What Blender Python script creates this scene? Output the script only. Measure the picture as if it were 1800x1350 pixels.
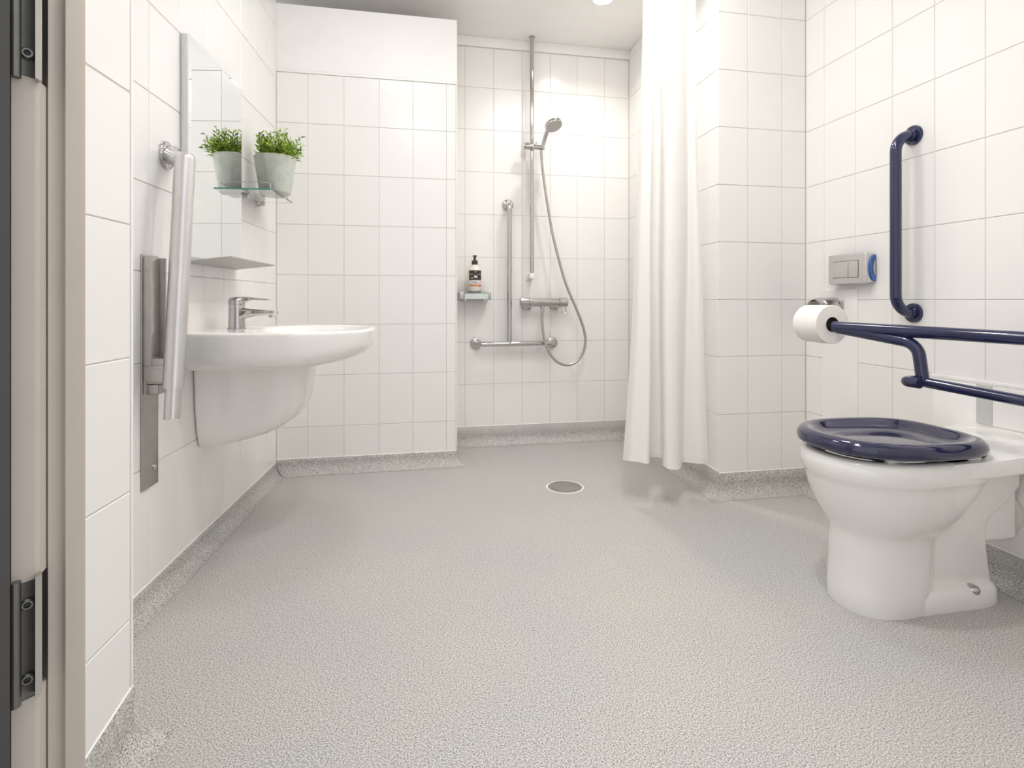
import bpy, bmesh, math, random
from mathutils import Vector, Matrix

for o in list(bpy.data.objects):
    bpy.data.objects.remove(o, do_unlink=True)
SC = bpy.context.scene
COL = SC.collection
R = math.radians
random.seed(7)

# ------------------------------------------------------------------ camera
F, CX, HY = 970.0, 900.0, 527.0          # focal length, principal column, horizon row (1800x1350 frame)
TH = math.atan2(188.0, F)                # camera turned right of the room's depth axis
CS, SN = math.cos(TH), math.sin(TH)
H = 0.8213                               # camera height
CEIL = 2.309
cam_d = bpy.data.cameras.new('camera')
cam = bpy.data.objects.new('camera', cam_d)
COL.objects.link(cam)
cam.location = (0, 0, H)
cam.rotation_euler = (R(90), 0, -TH)
cam_d.sensor_width = 36.0
cam_d.sensor_fit = 'HORIZONTAL'
cam_d.lens = 36.0 * F / 1800.0
cam_d.shift_y = -(675.0 - HY) / 1800.0
cam_d.clip_start = 0.02
SC.camera = cam

# ------------------------------------------------------------------ world, exposure
w = bpy.data.worlds.new('world')
SC.world = w
w.use_nodes = True
w.node_tree.nodes['Background'].inputs[0].default_value = (0.95, 0.975, 1.0, 1)
w.node_tree.nodes['Background'].inputs[1].default_value = 0.75
SC.view_settings.view_transform = 'Standard'
SC.view_settings.look = 'None'
SC.view_settings.gamma = 1.0
SC.view_settings.exposure = 0.61
SC.view_settings.use_curve_mapping = False
SC.cycles.max_bounces = 12
SC.cycles.diffuse_bounces = 8
SC.cycles.glossy_bounces = 6
SC.cycles.transmission_bounces = 10
SC.cycles.caustics_reflective = False
SC.cycles.caustics_refractive = False
LAMP_W = {'main': 4.4, 'centre': 4.4, 'entry': 3.2, 'basin': 3.5, 'shower': 3.0}
LAMP_D = {'main': 0.12, 'centre': 0.30, 'entry': 0.30, 'basin': 0.30, 'shower': 0.09}
LAMP_C = {'main': (1.0, 0.98, 0.95), 'centre': (1.0, 0.985, 0.96), 'entry': (1.0, 0.985, 0.965), 'basin': (0.975, 0.985, 1.0), 'shower': (1.0, 0.955, 0.90)}


# ------------------------------------------------------------------ geometry of the view
def ray(u):
    """horizontal ray of image column u, per metre of camera depth, in room axes"""
    a = (u - CX) / F
    return Vector((a * CS + SN, -a * SN + CS))


def at_depth(u, v, Z):
    d = ray(u) * Z
    return Vector((d.x, d.y, H - (v - HY) / F * Z))


class Wall:
    """vertical wall from plan point p0 to p1; the room lies to the right-hand normal n"""
    def __init__(s, p0, p1):
        s.p0, s.p1 = Vector(p0), Vector(p1)
        s.t = (s.p1 - s.p0).normalized()
        s.n = Vector((s.t.y, -s.t.x))
        s.L = (s.p1 - s.p0).length
        s.rot = math.atan2(s.n.y, s.n.x)

    def hit(s, u, v=HY, d=0.0):
        """local (along, height, camera depth) where pixel (u, v) meets the plane d metres off the wall"""
        r = ray(u)
        q = s.p0 + s.n * d
        Z = q.dot(s.n) / r.dot(s.n)
        p = r * Z
        return (p - s.p0).dot(s.t), H - (v - HY) / F * Z, Z

    def y(s, u, d=0.0):
        return s.hit(u, HY, d)[0]

    def z(s, u, v, d=0.0):
        return s.hit(u, v, d)[1]

    def world(s, d, y, z):
        p = s.p0 + s.t * y + s.n * d
        return Vector((p.x, p.y, z))


def plan_on_y(u, y):
    r = ray(u)
    return Vector((r.x / r.y * y, y))


YB, YS, YK, XR = 2.755, 3.105, 2.095, 1.696
cornerL = plan_on_y(485.5, YB)
Lnear = ray(233.3) * 1.407
ldir = (cornerL - Lnear).normalized()
Lstart = cornerL - ldir * 2.35
segEnd = ray(233.0) * 1.006
segStart = segEnd - ldir * 0.42
lnorm = Vector((ldir.y, -ldir.x))
segRet = segEnd - lnorm * (segEnd - Lnear).dot(lnorm)
boxEnd = plan_on_y(803.0, YB)
shL = Vector((boxEnd.x, YS))
shR = plan_on_y(1105.5, YS)
blkL = plan_on_y(1262.5, YK)
blkR = Vector((XR, YK))
rNear = Vector((XR, 0.30))

W_seg = Wall(segStart, segEnd)
W_ret = Wall(segEnd, segRet)
W_left = Wall(segRet, cornerL)
W_back = Wall(cornerL, boxEnd)
W_side = Wall(boxEnd, shL)
W_shower = Wall(shL, shR)
W_turn = Wall(shR, blkL)
W_block = Wall(blkL, blkR)
W_right = Wall(blkR, rNear)


# ------------------------------------------------------------------ materials
def nt(name):
    m = bpy.data.materials.new(name)
    m.use_nodes = True
    return m, m.node_tree.nodes, m.node_tree.links, m.node_tree.nodes['Principled BSDF']


def mat(name, col, rough=0.5, metal=0.0, noise=0.03, nscale=8.0, bump=0.0, bscale=60.0, spec=0.5, coat=0.0, **kw):
    m, N, L, b = nt(name)
    b.inputs['Roughness'].default_value = rough
    b.inputs['Metallic'].default_value = metal
    b.inputs['Specular IOR Level'].default_value = spec
    b.inputs['Coat Weight'].default_value = coat
    tc = N.new('ShaderNodeTexCoord')
    nz = N.new('ShaderNodeTexNoise')
    nz.inputs['Scale'].default_value = nscale
    nz.inputs['Detail'].default_value = 3
    L.new(tc.outputs['Object'], nz.inputs['Vector'])
    rp = N.new('ShaderNodeValToRGB')
    rp.color_ramp.elements[0].position = 0.3
    rp.color_ramp.elements[1].position = 0.7
    rp.color_ramp.elements[0].color = (*[max(0, c * (1 - noise)) for c in col], 1)
    rp.color_ramp.elements[1].color = (*[min(1, c * (1 + noise)) for c in col], 1)
    L.new(nz.outputs['Fac'], rp.inputs['Fac'])
    L.new(rp.outputs['Color'], b.inputs['Base Color'])
    if bump:
        n2 = N.new('ShaderNodeTexNoise')
        n2.inputs['Scale'].default_value = bscale
        L.new(tc.outputs['Object'], n2.inputs['Vector'])
        bp = N.new('ShaderNodeBump')
        bp.inputs['Strength'].default_value = bump
        bp.inputs['Distance'].default_value = 0.002
        L.new(n2.outputs['Fac'], bp.inputs['Height'])
        L.new(bp.outputs['Normal'], b.inputs['Normal'])
    for k, v in kw.items():
        b.inputs[k.replace('_', ' ')].default_value = v
    return m


def floor_material():
    m, N, L, b = nt('speckled_vinyl')
    b.inputs['Roughness'].default_value = 0.5
    b.inputs['Specular IOR Level'].default_value = 0.35
    tc = N.new('ShaderNodeTexCoord')
    big = N.new('ShaderNodeTexNoise')
    big.inputs['Scale'].default_value = 2.2
    big.inputs['Detail'].default_value = 4
    L.new(tc.outputs['Object'], big.inputs['Vector'])
    sp = N.new('ShaderNodeTexNoise')
    sp.inputs['Scale'].default_value = 330
    sp.inputs['Detail'].default_value = 2
    sp.inputs['Roughness'].default_value = 0.7
    L.new(tc.outputs['Object'], sp.inputs['Vector'])
    r1 = N.new('ShaderNodeValToRGB')
    e = r1.color_ramp.elements
    e[0].position, e[0].color = 0.36, (0.15, 0.148, 0.150, 1)
    e[1].position, e[1].color = 0.66, (0.78, 0.765, 0.74, 1)
    mid = r1.color_ramp.elements.new(0.455)
    mid.color = (0.42, 0.41, 0.395, 1)
    mid2 = r1.color_ramp.elements.new(0.55)
    mid2.color = (0.55, 0.533, 0.508, 1)
    L.new(sp.outputs['Fac'], r1.inputs['Fac'])
    r2 = N.new('ShaderNodeValToRGB')
    r2.color_ramp.elements[0].position = 0.35
    r2.color_ramp.elements[1].position = 0.65
    r2.color_ramp.elements[0].color = (0.93, 0.94, 0.96, 1)
    r2.color_ramp.elements[1].color = (1.0, 0.985, 0.96, 1)
    L.new(big.outputs['Fac'], r2.inputs['Fac'])
    mx = N.new('ShaderNodeMix')
    mx.data_type = 'RGBA'
    mx.blend_type = 'MULTIPLY'
    mx.inputs[0].default_value = 1.0
    L.new(r1.outputs['Color'], mx.inputs[6])
    L.new(r2.outputs['Color'], mx.inputs[7])
    L.new(mx.outputs[2], b.inputs['Base Color'])
    bp = N.new('ShaderNodeBump')
    bp.inputs['Strength'].default_value = 0.12
    bp.inputs['Distance'].default_value = 0.001
    L.new(sp.outputs['Fac'], bp.inputs['Height'])
    L.new(bp.outputs['Normal'], b.inputs['Normal'])
    return m


def emission(name, col, s):
    m, N, L, b = nt(name)
    b.inputs['Emission Color'].default_value = (*col, 1)
    b.inputs['Emission Strength'].default_value = s
    return m


def cloth_material():
    m, N, L, b = nt('curtain_cloth')
    b.inputs['Base Color'].default_value = (0.93, 0.92, 0.905, 1)
    b.inputs['Roughness'].default_value = 0.75
    b.inputs['Specular IOR Level'].default_value = 0.2
    tr = N.new('ShaderNodeBsdfTranslucent')
    tr.inputs['Color'].default_value = (0.92, 0.9, 0.87, 1)
    mx = N.new('ShaderNodeMixShader')
    mx.inputs[0].default_value = 0.22
    tc = N.new('ShaderNodeTexCoord')
    wv = N.new('ShaderNodeTexNoise')
    wv.inputs['Scale'].default_value = 35
    wv.inputs['Detail'].default_value = 5
    L.new(tc.outputs['Object'], wv.inputs['Vector'])
    bp = N.new('ShaderNodeBump')
    bp.inputs['Strength'].default_value = 0.18
    bp.inputs['Distance'].default_value = 0.004
    L.new(wv.outputs['Fac'], bp.inputs['Height'])
    L.new(bp.outputs['Normal'], b.inputs['Normal'])
    out = N['Material Output']
    L.new(b.outputs[0], mx.inputs[1])
    L.new(tr.outputs[0], mx.inputs[2])
    L.new(mx.outputs[0], out.inputs['Surface'])
    return m


def glass_material(name, col, rough=0.0):
    m, N, L, b = nt(name)
    b.inputs['Base Color'].default_value = (*col, 1)
    b.inputs['Roughness'].default_value = rough
    b.inputs['Transmission Weight'].default_value = 1.0
    b.inputs['IOR'].default_value = 1.45
    return m


def leaf_material():
    m, N, L, b = nt('plant_leaf')
    b.inputs['Roughness'].default_value = 0.45
    tc = N.new('ShaderNodeTexCoord')
    nz = N.new('ShaderNodeTexNoise')
    nz.inputs['Scale'].default_value = 45
    L.new(tc.outputs['Object'], nz.inputs['Vector'])
    rp = N.new('ShaderNodeValToRGB')
    e = rp.color_ramp.elements
    e[0].position, e[0].color = 0.34, (0.03, 0.085, 0.012, 1)
    e[1].position, e[1].color = 0.66, (0.50, 0.60, 0.05, 1)
    md = rp.color_ramp.elements.new(0.5)
    md.color = (0.24, 0.40, 0.03, 1)
    L.new(nz.outputs['Fac'], rp.inputs['Fac'])
    L.new(rp.outputs['Color'], b.inputs['Base Color'])
    return m


M = {
    'tile': mat('glazed_tile', (0.85, 0.836, 0.818), 0.22, noise=0.012, nscale=1.5, bump=0.05, bscale=14),
    'grout': mat('grout', (0.64, 0.62, 0.60), 0.8, noise=0.03),
    'trim': mat('white_trim', (0.88, 0.865, 0.85), 0.4, noise=0.01),
    'paint': mat('painted_plaster', (0.86, 0.85, 0.835), 0.55, noise=0.012, bump=0.05, bscale=90),
    'ceil': mat('ceiling_paint', (0.87, 0.86, 0.845), 0.6, noise=0.012),
    'floor': floor_material(),
    'ceramic': mat('white_ceramic', (0.87, 0.86, 0.84), 0.08, noise=0.006, spec=0.6, coat=0.4),
    'chrome': mat('chrome', (0.55, 0.54, 0.53), 0.07, 1.0, noise=0.02),
    'steel': mat('brushed_steel', (0.50, 0.48, 0.46), 0.28, 1.0, noise=0.06, nscale=25),
    'satin': mat('satin_aluminium', (0.68, 0.67, 0.66), 0.30, 1.0, noise=0.03, nscale=10),
    'steel_dark': mat('dark_steel', (0.20, 0.195, 0.18), 0.38, 0.9, noise=0.1, nscale=30),
    'tray': mat('grey_metal', (0.50, 0.49, 0.47), 0.5, 0.7, noise=0.03),
    'drain': mat('drain_metal', (0.30, 0.28, 0.26), 0.45, 0.4, noise=0.06),
    'hole': mat('dark_recess', (0.02, 0.02, 0.02), 0.6),
    'mirror': mat('mirror_silver', (0.93, 0.95, 0.95), 0.01, 1.0, noise=0.0),
    'glass': glass_material('clear_glass', (0.95, 0.99, 0.97)),
    'frosted': mat('frosted_glass', (0.60, 0.67, 0.645), 0.12, noise=0.08, nscale=30),
    'glass_edge': mat('green_glass_edge', (0.08, 0.36, 0.27), 0.15, noise=0.1, nscale=30),
    'blue': mat('navy_gloss', (0.013, 0.017, 0.068), 0.14, noise=0.08, nscale=20, coat=0.5),
    'seat': mat('navy_seat', (0.012, 0.012, 0.055), 0.10, noise=0.05, coat=0.7),
    'paper': mat('tissue_paper', (0.90, 0.87, 0.83), 0.9, noise=0.02, nscale=40, bump=0.2, bscale=120),
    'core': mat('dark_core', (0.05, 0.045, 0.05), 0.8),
    'curtain': cloth_material(),
    'hem': mat('curtain_hem', (0.87, 0.85, 0.83), 0.8, noise=0.03, nscale=60),
    'hose': mat('metal_hose', (0.48, 0.46, 0.43), 0.28, 1.0, noise=0.1, nscale=300),
    'pump': mat('pump_plastic', (0.05, 0.04, 0.035), 0.4),
    'bottle': mat('bottle_plastic', (0.74, 0.70, 0.65), 0.3, noise=0.02),
    'lab_dark': mat('label_dark', (0.045, 0.035, 0.03), 0.6, noise=0.5, nscale=40),
    'lab_pale': mat('label_pale', (0.66, 0.63, 0.62), 0.6, noise=0.25, nscale=90),
    'lab_orange': mat('label_orange', (0.62, 0.25, 0.12), 0.6, noise=0.3, nscale=60),
    'pot': mat('glazed_pot', (0.52, 0.55, 0.49), 0.14, noise=0.08, nscale=30, bump=0.3, bscale=55),
    'soil': mat('dark_soil', (0.04, 0.035, 0.02), 0.9),
    'leaf': leaf_material(),
    'stem': mat('plant_stem', (0.12, 0.2, 0.04), 0.6),
    'jamb': mat('taupe_paint', (0.50, 0.445, 0.39), 0.5, noise=0.02),
    'leafdoor': mat('door_grey', (0.055, 0.05, 0.045), 0.5, noise=0.05),
    'nylon': mat('white_nylon', (0.83, 0.81, 0.79), 0.35),
    'seal': mat('seal_white', (0.80, 0.77, 0.73), 0.5),
    'flushblue': mat('blue_plastic', (0.05, 0.16, 0.50), 0.2, noise=0.3, nscale=30),
    'pipe': mat('pipe_white', (0.70, 0.68, 0.62), 0.4),
    'panel': mat('white_panel', (0.87, 0.855, 0.84), 0.3, noise=0.008),
    'greyplate': mat('grey_plate', (0.62, 0.64, 0.63), 0.35, 0.3, noise=0.03),
    'lamp': emission('lamp_glow', (1.0, 0.95, 0.88), 14.0),
}


# ------------------------------------------------------------------ mesh helpers
def obj(name, bm, m, parent=None, smooth=True, angle=35, loc=None, rotz=0.0, mats=None):
    bmesh.ops.recalc_face_normals(bm, faces=bm.faces)
    me = bpy.data.meshes.new(name)
    bm.to_mesh(me)
    bm.free()
    for mm in (mats or [m]):
        me.materials.append(M[mm])
    if smooth:
        for p in me.polygons:
            p.use_smooth = True
        me.set_sharp_from_angle(angle=R(angle))
    o = bpy.data.objects.new(name, me)
    COL.objects.link(o)
    if parent:
        o.parent = parent
    if loc is not None:
        o.location = loc
    o.rotation_euler = (0, 0, rotz)
    return o


def thing(name, label, cat, loc=(0, 0, 0), rotz=0.0, group=None, kind=None):
    o = bpy.data.objects.new(name, None)
    COL.objects.link(o)
    o.empty_display_size = 0.05
    o.location = loc
    o.rotation_euler = (0, 0, rotz)
    tag(o, label, cat, group, kind)
    return o


def tag(o, label=None, cat=None, group=None, kind=None):
    for k, v in (('label', label), ('category', cat), ('group', group), ('kind', kind)):
        if v:
            o[k] = v
    return o


def B():
    return bmesh.new()


def box(bm, lo, hi, bev=0.0, seg=2, mi=0):
    lo, hi = Vector(lo), Vector(hi)
    r = bmesh.ops.create_cube(bm, size=1.0)
    vs = r['verts']
    c, s = (lo + hi) / 2, hi - lo
    for v in vs:
        v.co = Vector((v.co.x * s.x, v.co.y * s.y, v.co.z * s.z)) + c
    fs = set(f for v in vs for f in v.link_faces)
    for f in fs:
        f.material_index = mi
    if bev:
        es = list({e for f in fs for e in f.edges})
        bmesh.ops.bevel(bm, geom=es, offset=bev, segments=seg, profile=0.5, affect='EDGES', clamp_overlap=True)
    return vs


def frame_of(d):
    d = d.normalized()
    a = Vector((0, 0, 1)) if abs(d.z) < 0.9 else Vector((1, 0, 0))
    x = d.cross(a).normalized()
    return x, d.cross(x).normalized()


def cyl(bm, a, b, r0, r1=None, n=24, cap=True, mi=0):
    a, b = Vector(a), Vector(b)
    r1 = r0 if r1 is None else r1
    x, y = frame_of(b - a)
    ra, rb = [], []
    for i in range(n):
        t = 2 * math.pi * i / n
        d = x * math.cos(t) + y * math.sin(t)
        ra.append(bm.verts.new(a + d * r0))
        rb.append(bm.verts.new(b + d * r1))
    fs = [bm.faces.new((ra[i], ra[(i + 1) % n], rb[(i + 1) % n], rb[i])) for i in range(n)]
    if cap:
        fs.append(bm.faces.new(ra[::-1]))
        fs.append(bm.faces.new(rb))
    for f in fs:
        f.material_index = mi


def lathe(bm, a, d, prof, n=32, mi=0):
    """profile [(distance along axis, radius)], closed at both ends"""
    a, d = Vector(a), Vector(d).normalized()
    x, y = frame_of(d)
    rings = []
    for h, r in prof:
        rings.append([bm.verts.new(a + d * h + (x * math.cos(2 * math.pi * i / n) + y * math.sin(2 * math.pi * i / n)) * max(r, 1e-5)) for i in range(n)])
    loft(bm, None, rings=rings, mi=mi)


def loft(bm, pts, rings=None, cap0=True, cap1=True, mi=0, closed=True):
    if rings is None:
        rings = [[bm.verts.new(p) for p in ring] for ring in pts]
    n = len(rings[0])
    fs = []
    for k in range(len(rings) - 1):
        for i in range(n if closed else n - 1):
            j = (i + 1) % n
            fs.append(bm.faces.new((rings[k][i], rings[k][j], rings[k + 1][j], rings[k + 1][i])))
    if closed and cap0:
        fs.append(bm.faces.new(rings[0][::-1]))
    if closed and cap1:
        fs.append(bm.faces.new(rings[-1]))
    for f in fs:
        f.material_index = mi
    return rings


def fillet(pts, r, n=8):
    """round the inner corners of a polyline"""
    pts = [Vector(p) for p in pts]
    rs = r if isinstance(r, (list, tuple)) else [r] * len(pts)
    out = [pts[0]]
    for i in range(1, len(pts) - 1):
        a, b, c = pts[i - 1], pts[i], pts[i + 1]
        u, v = (a - b).normalized(), (c - b).normalized()
        ang = u.angle(v)
        if ang > math.pi - 1e-3 or rs[i] <= 0:
            out.append(b)
            continue
        t = rs[i] / math.tan(ang / 2)
        t = min(t, (a - b).length * 0.49 if i > 1 else (a - b).length * 0.98, (c - b).length * 0.49 if i < len(pts) - 2 else (c - b).length * 0.98)
        rad = t * math.tan(ang / 2)
        ctr = b + (u + v).normalized() * (rad / math.sin(ang / 2))
        p0, p1 = b + u * t, b + v * t
        w0, w1 = p0 - ctr, p1 - ctr
        tot = w0.angle(w1)
        for k in range(n + 1):
            s = k / n
            out.append(ctr + (w0 * math.sin((1 - s) * tot) + w1 * math.sin(s * tot)) / math.sin(tot))
    out.append(pts[-1])
    return out


def tube(bm, path, r, n=20, cap=True, mi=0):
    path = [Vector(p) for p in path]
    rr = r if isinstance(r, (list, tuple)) else [r] * len(path)
    rings = []
    x = None
    for i, p in enumerate(path):
        if i == 0:
            t = path[1] - path[0]
        elif i == len(path) - 1:
            t = path[-1] - path[-2]
        else:
            t = (path[i + 1] - p).normalized() + (p - path[i - 1]).normalized()
        t.normalize()
        if x is None:
            x, y = frame_of(t)
        else:
            x = (x - t * x.dot(t)).normalized()
            y = t.cross(x).normalized()
        rings.append([bm.verts.new(p + (x * math.cos(2 * math.pi * k / n) + y * math.sin(2 * math.pi * k / n)) * rr[i]) for k in range(n)])
    loft(bm, None, rings=rings, cap0=cap, cap1=cap, mi=mi)


def spline(pts, per=10):
    P = [Vector(p) for p in pts]
    P = [P[0] * 2 - P[1]] + P + [P[-1] * 2 - P[-2]]
    out = []
    for i in range(1, len(P) - 2):
        a, b, c, d = P[i - 1], P[i], P[i + 1], P[i + 2]
        for k in range(per):
            t = k / per
            out.append(0.5 * ((2 * b) + (c - a) * t + (2 * a - 5 * b + 4 * c - d) * t * t + (-a + 3 * b - 3 * c + d) * t ** 3))
    out.append(P[-2])
    return out


def extrude_poly(bm, poly, axis, lo, hi, bev=0.0, seg=2, mi=0):
    """poly of 2D points in the two other axes, extruded along axis from lo to hi"""
    def mk(p, h):
        return Vector((h, p[0], p[1])) if axis == 'x' else Vector((p[0], h, p[1])) if axis == 'y' else Vector((p[0], p[1], h))
    a = [bm.verts.new(mk(p, lo)) for p in poly]
    b = [bm.verts.new(mk(p, hi)) for p in poly]
    n = len(poly)
    fs = [bm.faces.new(a[::-1]), bm.faces.new(b)] + [bm.faces.new((a[i], a[(i + 1) % n], b[(i + 1) % n], b[i])) for i in range(n)]
    for f in fs:
        f.material_index = mi
    if bev:
        bmesh.ops.recalc_face_normals(bm, faces=fs)
        es = list({e for f in fs for e in f.edges})
        bmesh.ops.bevel(bm, geom=es, offset=bev, segments=seg, profile=0.5, affect='EDGES', clamp_overlap=True)


def sup_ring(z, xb, xf, b, xm=None, nf=2.2, nb=3.5, N=48, cy=0.0):
    xm = (xb + (xf - xb) * 0.5) if xm is None else xm
    out = []
    for i in range(N):
        t = 2 * math.pi * i / N
        c, s = math.cos(t), math.sin(t)
        n = nf if c >= 0 else nb
        cx = abs(c) ** (2 / n)
        sy = abs(s) ** (2 / n)
        out.append(Vector((xm + (xf - xm) * cx if c >= 0 else xm - (xm - xb) * cx, cy + math.copysign(sy * b, s), z)))
    return out


# ------------------------------------------------------------------ structure: walls with tiles
tile_cache = {}


def tile_mesh(w_, h_):
    key = (round(w_, 3), round(h_, 3))
    if key not in tile_cache:
        bm = B()
        w2, h2, c, t = key[0] / 2, key[1] / 2, 0.0012, 0.006
        back = [bm.verts.new((-t, a * w2, b * h2)) for a, b in ((-1, -1), (1, -1), (1, 1), (-1, 1))]
        side = [bm.verts.new((-c, a * w2, b * h2)) for a, b in ((-1, -1), (1, -1), (1, 1), (-1, 1))]
        fr = [bm.verts.new((0, a * (w2 - c), b * (h2 - c))) for a, b in ((-1, -1), (1, -1), (1, 1), (-1, 1))]
        for A, C in ((back, side), (side, fr)):
            for i in range(4):
                bm.faces.new((A[i], A[(i + 1) % 4], C[(i + 1) % 4], C[i]))
        bm.faces.new(fr)
        bm.faces.new(back[::-1])
        bmesh.ops.recalc_face_normals(bm, faces=bm.faces)
        me = bpy.data.meshes.new('tile')
        bm.to_mesh(me)
        bm.free()
        me.materials.append(M['tile'])
        tile_cache[key] = me
    return tile_cache[key]


GAP = 0.0026


def make_wall(name, W, cols, rows, z0=0.0, z1=CEIL, y_pad=(0, 0), thick=0.08, tiles=True):
    """cols, rows: joint positions along the wall and in height; the tile faces lie in the wall plane"""
    bm = B()
    box(bm, (-thick, -y_pad[0], z0), (-0.0018, W.L + y_pad[1], z1))
    wobj = obj(name, bm, 'grout', smooth=False, loc=(W.p0.x, W.p0.y, 0), rotz=W.rot)
    wobj['kind'] = 'structure'
    if tiles:
        cols = sorted(cols)
        rows = sorted(rows)
        for i in range(len(cols) - 1):
            for j in range(len(rows) - 1):
                a, b, c, d = cols[i], cols[i + 1], rows[j], rows[j + 1]
                ww, hh = b - a - GAP, d - c - GAP
                if ww < 0.006 or hh < 0.006:
                    continue
                t = bpy.data.objects.new('tile', tile_mesh(ww, hh))
                COL.objects.link(t)
                t.parent = wobj
                t.location = (0, (a + b) / 2, (c + d) / 2)
    return wobj


def grid(start, step, lo, hi):
    out = []
    k = math.floor((lo - start) / step) - 1
    while start + k * step < hi - 0.004:
        x = start + k * step
        if x > lo + 0.004:
            out.append(x)
        k += 1
    return [lo] + out + [hi]


def zr(W, u, vs):
    return [W.z(u, v) for v in vs]


TW, THT = 0.1615, 0.24
# wall beside the door (proud of the left wall)
zs = zr(W_seg, 232, (1086, 862, 628, 396, 165))
seg_skirt = 0.118
w_seg = make_wall('wall_left_entry', W_seg, [0.0, W_seg.L - 0.155, W_seg.L - 0.006], [0.03] + zs + grid(zs[-1], THT, zs[-1], CEIL)[1:])
tr = B()
box(tr, (-0.002, W_seg.L - 0.006, seg_skirt), (0.0012, W_seg.L, CEIL))
obj('corner_trim', tr, 'trim', w_seg, smooth=False)
make_wall('wall_left_return', W_ret, [0.006, 0.12, W_ret.L], [seg_skirt] + zs + grid(zs[-1], THT, zs[-1], CEIL)[1:], thick=0.03, y_pad=(-0.0065, 0))
# left wall
cl = [W_left.y(u) for u in (261.6, 314.2, 357.8, 393.6, 422.7, 448.2, 469.6)]
cl = [0.0] + [c for c in cl if c > 0.03] + [W_left.L]
zl = zr(W_left, 234.5, (834.5, 642.0, 475.5, 313.5, 141.7))
left_skirt = W_left.z(234.0, 1051.7)
w_left = make_wall('wall_left', W_left, cl, [left_skirt] + zl + grid(zl[-1], THT, zl[-1], CEIL)[1:], y_pad=(0.3, 0.0))
# tiled box wall at the back (its top stops below the ceiling)
cb = [W_back.y(u) for u in (540.8, 604.4, 666.4, 725.7, 784.4)]
zb = zr(W_back, 604.4, (748.2, 658.7, 570.8, 483.9, 396.4, 308.1, 220.7, 134.0))
back_skirt = W_back.z(604.4, 802.2)
back_top = W_back.z(803, 36)
w_back = make_wall('wall_back', W_back, [0.0] + cb + [W_back.L - 0.004], [back_skirt] + zb, z1=back_top, thick=0.05, y_pad=(0.06, -0.004))
pb = B()
box(pb, (-0.002, 0, zb[-1] + 0.012), (0.004, W_back.L, back_top), 0.001, 1)
obj('painted_panel', pb, 'paint', w_back, smooth=False)
pb = B()
box(pb, (-0.002, 0, zb[-1]), (0.0045, W_back.L, zb[-1] + 0.012), 0.002, 2)
obj('tile_edge_trim', pb, 'trim', w_back)
pb = B()
box(pb, (-0.003, W_back.L - 0.004, back_skirt), (0.0015, W_back.L + 0.0012, back_top), 0.0008, 1)
obj('corner_trim', pb, 'trim', w_back, smooth=False)
make_wall('wall_box_side', W_side, grid(W_side.L - 0.02, TW, 0.006, W_side.L), [back_skirt] + zb + [back_top], z1=back_top, thick=0.03, y_pad=(-0.0065, 0))
bt = B()
poly = [cornerL + Vector((-0.05, 0)), boxEnd, shL, Vector((cornerL.x - 0.05, YS))]
extrude_poly(bt, [(p.x, p.y) for p in poly], 'z', back_top - 0.03, back_top - 0.001)
o = obj('wall_box_top', bt, 'paint', smooth=False)
o['kind'] = 'structure'
# shower back wall
csh = [W_shower.y(u) for u in (817.3, 867.7, 918.0, 967.3, 1014.7, 1062.6)]
zsh = zr(W_shower, 1014.7, (670.5, 598.9, 526.9, 454.9, 382.3, 310.0, 238.0, 166.5, 98.5))
sh_skirt = W_shower.z(1014.7, 741.6)
w_sh = make_wall('wall_shower', W_shower, [0.0] + csh + [W_shower.L], [sh_skirt] + zsh, y_pad=(1.6, 0.08))
pb = B()
box(pb, (-0.002, 0, zsh[-1] + 0.002), (0.010, W_shower.L, CEIL), 0.003, 2)
obj('painted_strip', pb, 'paint', w_sh)
# shower right wall
ct = [W_turn.y(1244.7)]
k = ct[0]
while k > 0.05:
    k -= TW
    if k > 0.01:
        ct.append(k)
w_turn = make_wall('wall_shower_right', W_turn, [0.0] + ct + [W_turn.L - 0.006], [sh_skirt] + zsh + [CEIL], y_pad=(0.0, -0.0065))
# block face
ck = [W_block.y(u) for u in (1314.7, 1374.7)]
zk = zr(W_block, 1263, (729.8, 627.4, 526.7, 425.2, 324.0, 222.2, 121.3, 20.0))
blk_skirt = W_block.z(1263, 832.0)
w_blk = make_wall('wall_block', W_block, [0.0] + ck + [W_block.L], [blk_skirt] + zk + [CEIL], y_pad=(-0.012, 0.08))
# right wall
cr = [W_right.y(u) for u in (1448.4, 1503.8, 1568.2, 1642.9, 1732.0)]
step = (cr[-1] - cr[0]) / 4
zrr = zr(W_right, 1503.8, (748.0, 637.5, 527.0, 416.0, 305.6, 196.9, 86.7))
w_right = make_wall('wall_right', W_right, [0.0] + cr + grid(cr[-1], step, cr[-1], W_right.L)[1:], [blk_skirt] + zrr + grid(zrr[-1], THT, zrr[-1], CEIL)[1:], y_pad=(0.05, 0.05))

# near wall on the right of the doorway, out of view but closing the room
W_near = Wall(rNear, Vector((0.72, 0.30)))
make_wall('wall_near', W_near, grid(0, TW, 0, W_near.L), grid(blk_skirt, THT, blk_skirt, CEIL), tiles=True)

# floor and ceiling
fb = B()
box(fb, (-2.2, -1.2, -0.05), (2.2, 3.4, 0.0))
o = obj('floor', fb, 'floor', smooth=False)
o['kind'] = 'structure'
cbm = B()
box(cbm, (-2.2, 0.25, CEIL), (2.2, 3.4, CEIL + 0.06))
o = obj('ceiling', cbm, 'ceil', smooth=False)
o['kind'] = 'structure'

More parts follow.
